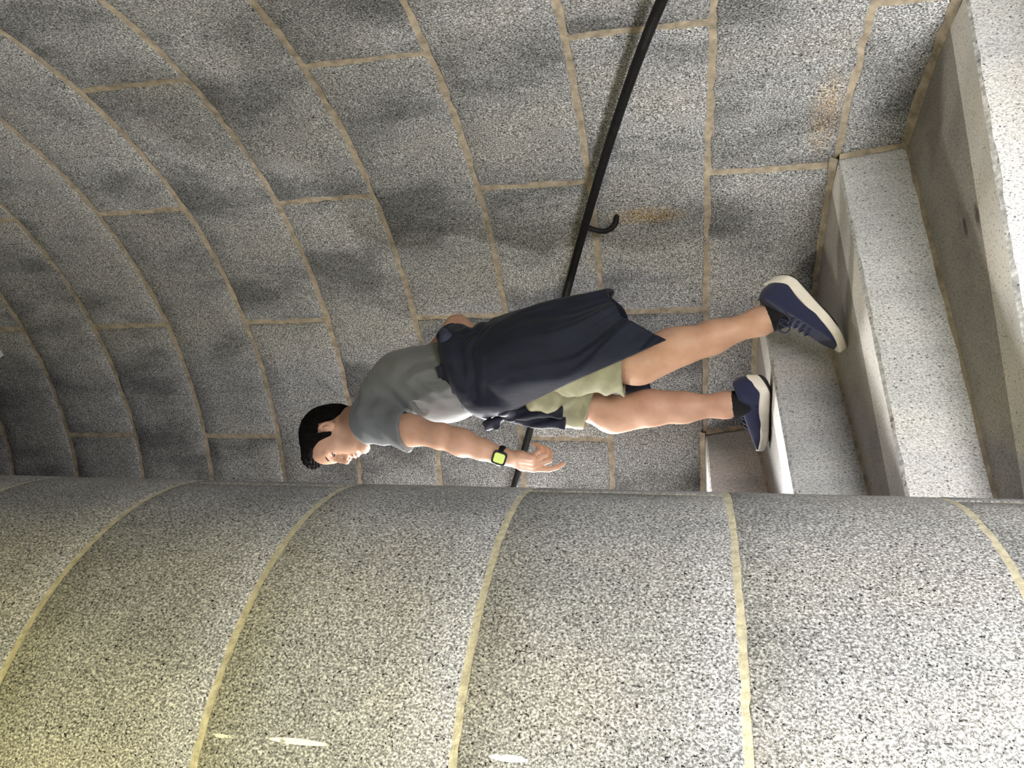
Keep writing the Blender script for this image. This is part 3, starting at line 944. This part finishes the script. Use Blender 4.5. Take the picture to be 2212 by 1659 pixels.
body_part('shorts', build_shorts(), MAT['khaki'])

# ---- navy jacket tied round the waist, hanging over the seat and the left thigh
def drape(X, Y, Z):
    w = (X + 0.50 * Z) * 44 + 1.8 * np.sin(Z * 11 + Y * 8) + Y * 24
    sn = np.sin(w); sn = np.sign(sn) * np.abs(sn) ** 2.2
    return 0.0115 * np.clip((0.64 - Z) / 0.3, 0.12, 1) * sn
def build_jacket():
    F = Field((-0.25, -0.34, 0.00), (0.42, 0.30, 0.90), 0.0042)
    secs = [(0.80, 0.060, 0, 0.128, 0.172), (0.76, 0.052, 0, 0.146, 0.186), (0.70, 0.050, 0, 0.158, 0.196), (0.62, 0.066, -0.006, 0.172, 0.216), (0.50, 0.094, -0.014, 0.178, 0.232),
            (0.38, 0.118, -0.018, 0.176, 0.238), (0.25, 0.140, -0.018, 0.174, 0.238), (0.10, 0.150, -0.018, 0.172, 0.238), (0.02, 0.150, -0.018, 0.172, 0.238)]
    F.loft(secs, 0.0)
    def folds(D, X, Y, Z):
        w2 = Z * 120 + X * 40 + 3 * np.sin(Y * 22 + X * 18)
        a2 = 0.0055 * np.clip((Z - 0.62) / 0.06, 0, 1)
        return D + (drape(X, Y, Z) + a2 * np.sin(w2)).astype(np.float32)
    F.apply(folds)
    # waistband roll
    ring = []
    for i in range(33):
        t = 2 * math.pi * i / 32
        x, y = 0.045 + 0.136 * math.cos(t), 0.176 * math.sin(t)
        ring.append((V3(x, y, 0.735 + 0.40 * (x - 0.045)), 0.030 + 0.004 * math.sin(5 * t)))
    F.chain(ring, 0.02)
    F.ell(V3(-0.062, -0.085, 0.640), (0.045, 0.085, 0.075), None, 0.03)          # sleeves gathered to the knot
    def open_front(D, X, Y, Z):
        inner = self_inner(X, Y, Z)
        D = np.maximum(D, -np.maximum(inner, Z - 0.60))
        line = -0.100 + (0.600 - Z) * 0.42
        front = np.where(Z < 0.60, line - X - 0.10 * np.clip(Y + 0.1, 0, 1), -1.0)
        D = np.maximum(D, front)
        hem = np.minimum(0.198 + 0.43 * (X - 0.204), 0.198 + 1.74 * (X - 0.204)) + 0.010 * np.sin(Y * 30)
        return np.maximum(D, hem - Z).astype(np.float32)
    S = np.array(secs)[::-1]
    def self_inner(X, Y, Z):
        z = np.clip(Z, S[0, 0], S[-1, 0])
        cx, cy, hx, hy = [np.interp(z, S[:, 0], S[:, i]) for i in (1, 2, 3, 4)]
        return (np.sqrt(((X - cx) / (hx - 0.016)) ** 2 + ((Y - cy) / (hy - 0.016)) ** 2) - 1) * np.minimum(hx, hy) + drape(X, Y, Z)
    F.apply(open_front)
    return F.skin('jacket')
jacket = body_part('tied_jacket', build_jacket(), MAT['navy'])
tag(jacket, 'navy jacket tied round the waist by its sleeves')
def lump(name, mat, parent, items, h=0.0042, k=0.02, folds=None):
    lo = np.min([np.minimum(a, b) - max(r, s) for a, r, b, s in items], 0) - 0.02
    hi = np.max([np.maximum(a, b) + max(r, s) for a, r, b, s in items], 0) + 0.02
    F = Field(lo, hi, h)
    for a, r, b, s in items:
        F.cone(a, b, r, s, k)
    if folds: F.apply(folds)
    return body_part(name, F.skin(name), mat, parent)
crease = lambda D, X, Y, Z: (D + 0.004 * np.sin(X * 150 + Z * 60 + 3 * np.sin(Z * 40 + Y * 30))).astype(np.float32)
# bunched hood at the back of the waist and its paler flap
lump('hood', MAT['navy'], jacket, [(V3(0.168, -0.02, 0.825), 0.030, V3(0.176, 0.02, 0.785), 0.032), (V3(0.158, -0.08, 0.80), 0.034, V3(0.176, -0.02, 0.80), 0.036), (V3(0.120, -0.145, 0.765), 0.026, V3(0.163, -0.07, 0.795), 0.032)], folds=crease)
lump('hood_flap', MAT['lining'], jacket, [(V3(0.176, -0.120, 0.800), 0.017, V3(0.152, -0.150, 0.780), 0.019), (V3(0.152, -0.150, 0.780), 0.019, V3(0.085, -0.192, 0.752), 0.008)])
# knot and hanging sleeves in front
lump('knot', MAT['navy'], jacket, [(V3(-0.080, -0.095, 0.600), 0.030, V3(-0.098, -0.050, 0.585), 0.026), (V3(-0.098, -0.050, 0.585), 0.024, V3(-0.105, -0.03, 0.60), 0.022)], folds=crease)
def strap(name, pts, hw, ht):
    """a flattened hanging sleeve end"""
    pts = [V3(*p) for p in pts]
    lo = np.min(pts, 0) - 0.06; hi = np.max(pts, 0) + 0.06
    F = Field(lo, hi, 0.004)
    for a, b in zip(pts[:-1], pts[1:]):
        for o in (-1, 0, 1):
            off = V3(hw * o, ht * 0.3 * o, 0)
            F.cone(a + off, b + off, ht, ht, 0.012)
    F.apply(lambda D, X, Y, Z: (D + 0.003 * np.sin(X * 190 + Z * 45 + Y * 60)).astype(np.float32))
    F.plane_cut(pts[-1], pts[-1] - pts[-2])
    return body_part(name, F.skin(name), MAT['navy'], jacket)
strap('sleeve_end', [(-0.098, -0.045, 0.590), (-0.100, -0.050, 0.53), (-0.094, -0.055, 0.470), (-0.094, -0.055, 0.405)], 0.010, 0.0125)
strap('sleeve_end', [(-0.104, -0.035, 0.590), (-0.122, -0.030, 0.54), (-0.130, -0.030, 0.480), (-0.132, -0.030, 0.400)], 0.010, 0.0125)
lump('cuff_tail', MAT['navy'], jacket, [(V3(-0.100, -0.045, 0.600), 0.014, V3(-0.135, -0.045, 0.645), 0.018), (V3(-0.135, -0.045, 0.645), 0.018, V3(-0.142, -0.045, 0.670), 0.015)], folds=crease)
# a dark panel in the gap between the legs
lump('dark_panel', MAT['navy'], jacket, [(V3(0.06, 0.17, 0.45), 0.030, V3(0.005, 0.180, 0.150), 0.024), (V3(0.02, 0.18, 0.45), 0.03, V3(-0.035, 0.185, 0.140), 0.022)])

# ---- shoes and socks
def foot_frame(heel, toe, up):
    f = toe - heel; f = f / np.linalg.norm(f)
    l = np.cross(up, f); l /= np.linalg.norm(l)
    return f, l, np.cross(f, l)
def shoe(heel, toe, ankle, knee, spring, sc, up=V3(0, 0, 1)):
    """heel, toe: ends of the ground line under the sole"""
    f, l, u = foot_frame(heel, toe, up)
    A = (f, l, u)
    G = lambda a, b, c: heel + f * (a * sc) + l * b + u * c
    lo = np.min([heel, toe, ankle], 0) - 0.10; hi = np.max([heel, toe, ankle], 0) + 0.10
    def sole_field(z0, z1, grow, h):
        F = Field(lo, hi, h)
        def fn(D, X, Y, Z):
            x, y, z = X - heel[0], Y - heel[1], Z - heel[2]
            a = (x * f[0] + y * f[1] + z * f[2]) / sc; b = x * l[0] + y * l[1] + z * l[2]; c = x * u[0] + y * u[1] + z * u[2]
            # rocker: toe spring and heel kick of a thick running sole
            c = c - spring * np.clip(a - 0.205, 0, 1) ** 1.5 - 1.1 * np.clip(0.055 - a, 0, 1) ** 1.5 * 2.0
            hw = np.interp(a, [0.0, 0.03, 0.08, 0.13, 0.19, 0.24, 0.29], [0.024, 0.038, 0.040, 0.042, 0.050, 0.044, 0.020]) + grow
            ea = np.maximum(np.maximum(0.036 - a, a - 0.246), 0)
            r = np.sqrt((b / hw * 0.045) ** 2 + ea ** 2 * np.where(a < 0.1, 1.45, 1.15)) - 0.045
            top = z1 + 0.012 * np.clip((0.05 - a) / 0.05, 0, 1) - 0.008 * np.clip((a - 0.12) / 0.12, 0, 1)
            v = np.maximum(c - top, z0 - c)
            q = np.sqrt(np.maximum(r + 0.006, 0) ** 2 + np.maximum(v + 0.006, 0) ** 2) + np.minimum(np.maximum(r + 0.006, v + 0.006), 0) - 0.006
            return q.astype(np.float32)
        F.apply(fn)
        return F
    # upper
    U = Field(lo, hi, 0.003)
    U.ell(G(0.052, 0, 0.062), (0.041, 0.034, 0.050), A, 0.0)
    U.chain([(G(0.056, 0, 0.092), 0.034), (G(0.072, 0, 0.078), 0.037)], 0.03)
    U.chain([(G(0.060, 0, 0.060), 0.038), (G(0.130, 0, 0.058), 0.037), (G(0.180, 0, 0.046), 0.035), (G(0.220, 0, 0.041), 0.032)], 0.03)
    U.ell(G(0.228, 0, 0.037), (0.050, 0.040, 0.029), A, 0.02)
    U.ell(G(0.180, 0, 0.032), (0.06, 0.046, 0.026), A, 0.02)
    # collar cut and foot opening
    ax = (knee - ankle) / np.linalg.norm(knee - ankle)
    U.plane_cut(G(0.050, 0, 0.112), u * 0.9 + f * 0.30)
    U.cone(ankle - ax * 0.03, ankle + ax * 0.12, 0.0385, 0.0385, 0.0, 'cut')
    def sole_cut(D, X, Y, Z):
        c = (X - heel[0]) * u[0] + (Y - heel[1]) * u[1] + (Z - heel[2]) * u[2]
        return np.maximum(D, 0.02 - c).astype(np.float32)
    U.apply(sole_cut)
    s = body_part('shoe', U.skin('shoe'), MAT['knit'])
    body_part('sole', sole_field(0.006, 0.040, 0.002, 0.0032).skin('sole'), MAT['foam'], s)
    body_part('outsole', sole_field(0.0, 0.0085, -0.002, 0.003).skin('outsole'), MAT['outsole'], s)
    # laces across the instep and a loose bow
    for q, a in enumerate((0.132, 0.150, 0.168, 0.186)):
        top = 0.094 - (a - 0.132) * 0.30
        ptube('lace', spline([G(a, -0.030, top - 0.022), G(a + 0.004, -0.016, top - 0.003), G(a + 0.002, 0, top + 0.002), G(a + 0.006, 0.016, top - 0.003), G(a + 0.004, 0.030, top - 0.022)], 4), 0.0030, MAT['lace'], s, 6)
    for side in (1, -1):
        ptube('lace', spline([G(0.130, 0.003 * side, 0.094), G(0.118, 0.014 * side, 0.112), G(0.128, 0.026 * side, 0.124), G(0.148, 0.028 * side, 0.116), G(0.150, 0.018 * side, 0.100), G(0.134, 0.004 * side, 0.094)], 5), 0.0022, MAT['lace'], s, 6)
    # sock
    K = Field(lo, hi + V3(0, 0, 0.06), 0.0032)
    K.chain([(G(0.10, 0, 0.060), 0.034), (ankle - ax * 0.015, 0.039), (ankle + ax * 0.025, 0.0395), (ankle + ax * 0.10, 0.042)], 0.02)
    K.plane_cut(ankle + ax * 0.030, ax)
    body_part('sock', K.skin('sock'), MAT['sock'])
    return s
shoe(V3(0.340, -0.136, -0.296), V3(0.083, -0.210, -0.480), ANK_L, KNEE_L, 0.25, 1.04)
shoe(V3(0.022, -0.022, tread_z(1) + 0.001), V3(-0.222, 0.070, tread_z(1) + 0.001), ANK_R, KNEE_R, 0.45, 0.93)

# ---- wristwatch on the left wrist
wd = (EL_L - WR_L) / np.linalg.norm(EL_L - WR_L)
wc = WR_L + wd * 0.012
wn = V3(-0.10, -1.0, 0.05); wn -= wd * (wn @ wd); wn /= np.linalg.norm(wn)
ws = np.cross(wd, wn)
ring = [wc + (wn * math.cos(t) * 1.0 + ws * math.sin(t) * 1.08) * 0.0272 for t in [2 * math.pi * i / 24 for i in range(25)]]
me = tube_mesh('wristwatch', [Vector(p) - Vector((0, 0, BASE_Z)) for p in ring], 0.0045, 8, False)
# flatten the band: wide along the forearm
co = np.empty(len(me.vertices) * 3); me.vertices.foreach_get('co', co); co = co.reshape(-1, 3)
cc = wc - V3(0, 0, BASE_Z)
al = (co - cc) @ wd
co += np.outer(al * 1.7, wd)
me.vertices.foreach_set('co', co.ravel())
watch = link('wristwatch', me, MAT['watch'], person, True)
tag(watch, 'black smart watch with lit yellow green face')
def slab(name, c, ax, hs, bev, mat, parent, seg=3):
    bm = bmesh.new()
    bmesh.ops.create_cube(bm, size=2.0)
    bmesh.ops.scale(bm, vec=hs, verts=bm.verts)
    ed = [e for e in bm.edges if abs((e.verts[0].co - e.verts[1].co).normalized().z) > 0.9]
    bmesh.ops.bevel(bm, geom=ed, offset=bev, segments=5, profile=0.5, affect='EDGES')
    Mx = Matrix((ax[0], ax[1], ax[2])).transposed().to_4x4()
    Mx.translation = Vector(c) - Vector((0, 0, BASE_Z))
    bm.transform(Mx)
    bmesh.ops.recalc_face_normals(bm, faces=bm.faces)
    me = bpy.data.meshes.new(name); bm.to_mesh(me); bm.free()
    return link(name, me, mat, parent)
slab('watch_case', wc + wn * 0.0300, (wd, ws, wn), (0.0230, 0.0215, 0.0056), 0.009, MAT['watch'], watch)
slab('watch_screen', wc + wn * 0.0354, (wd, ws, wn), (0.0172, 0.0160, 0.0006), 0.007, MAT['screen'], watch)
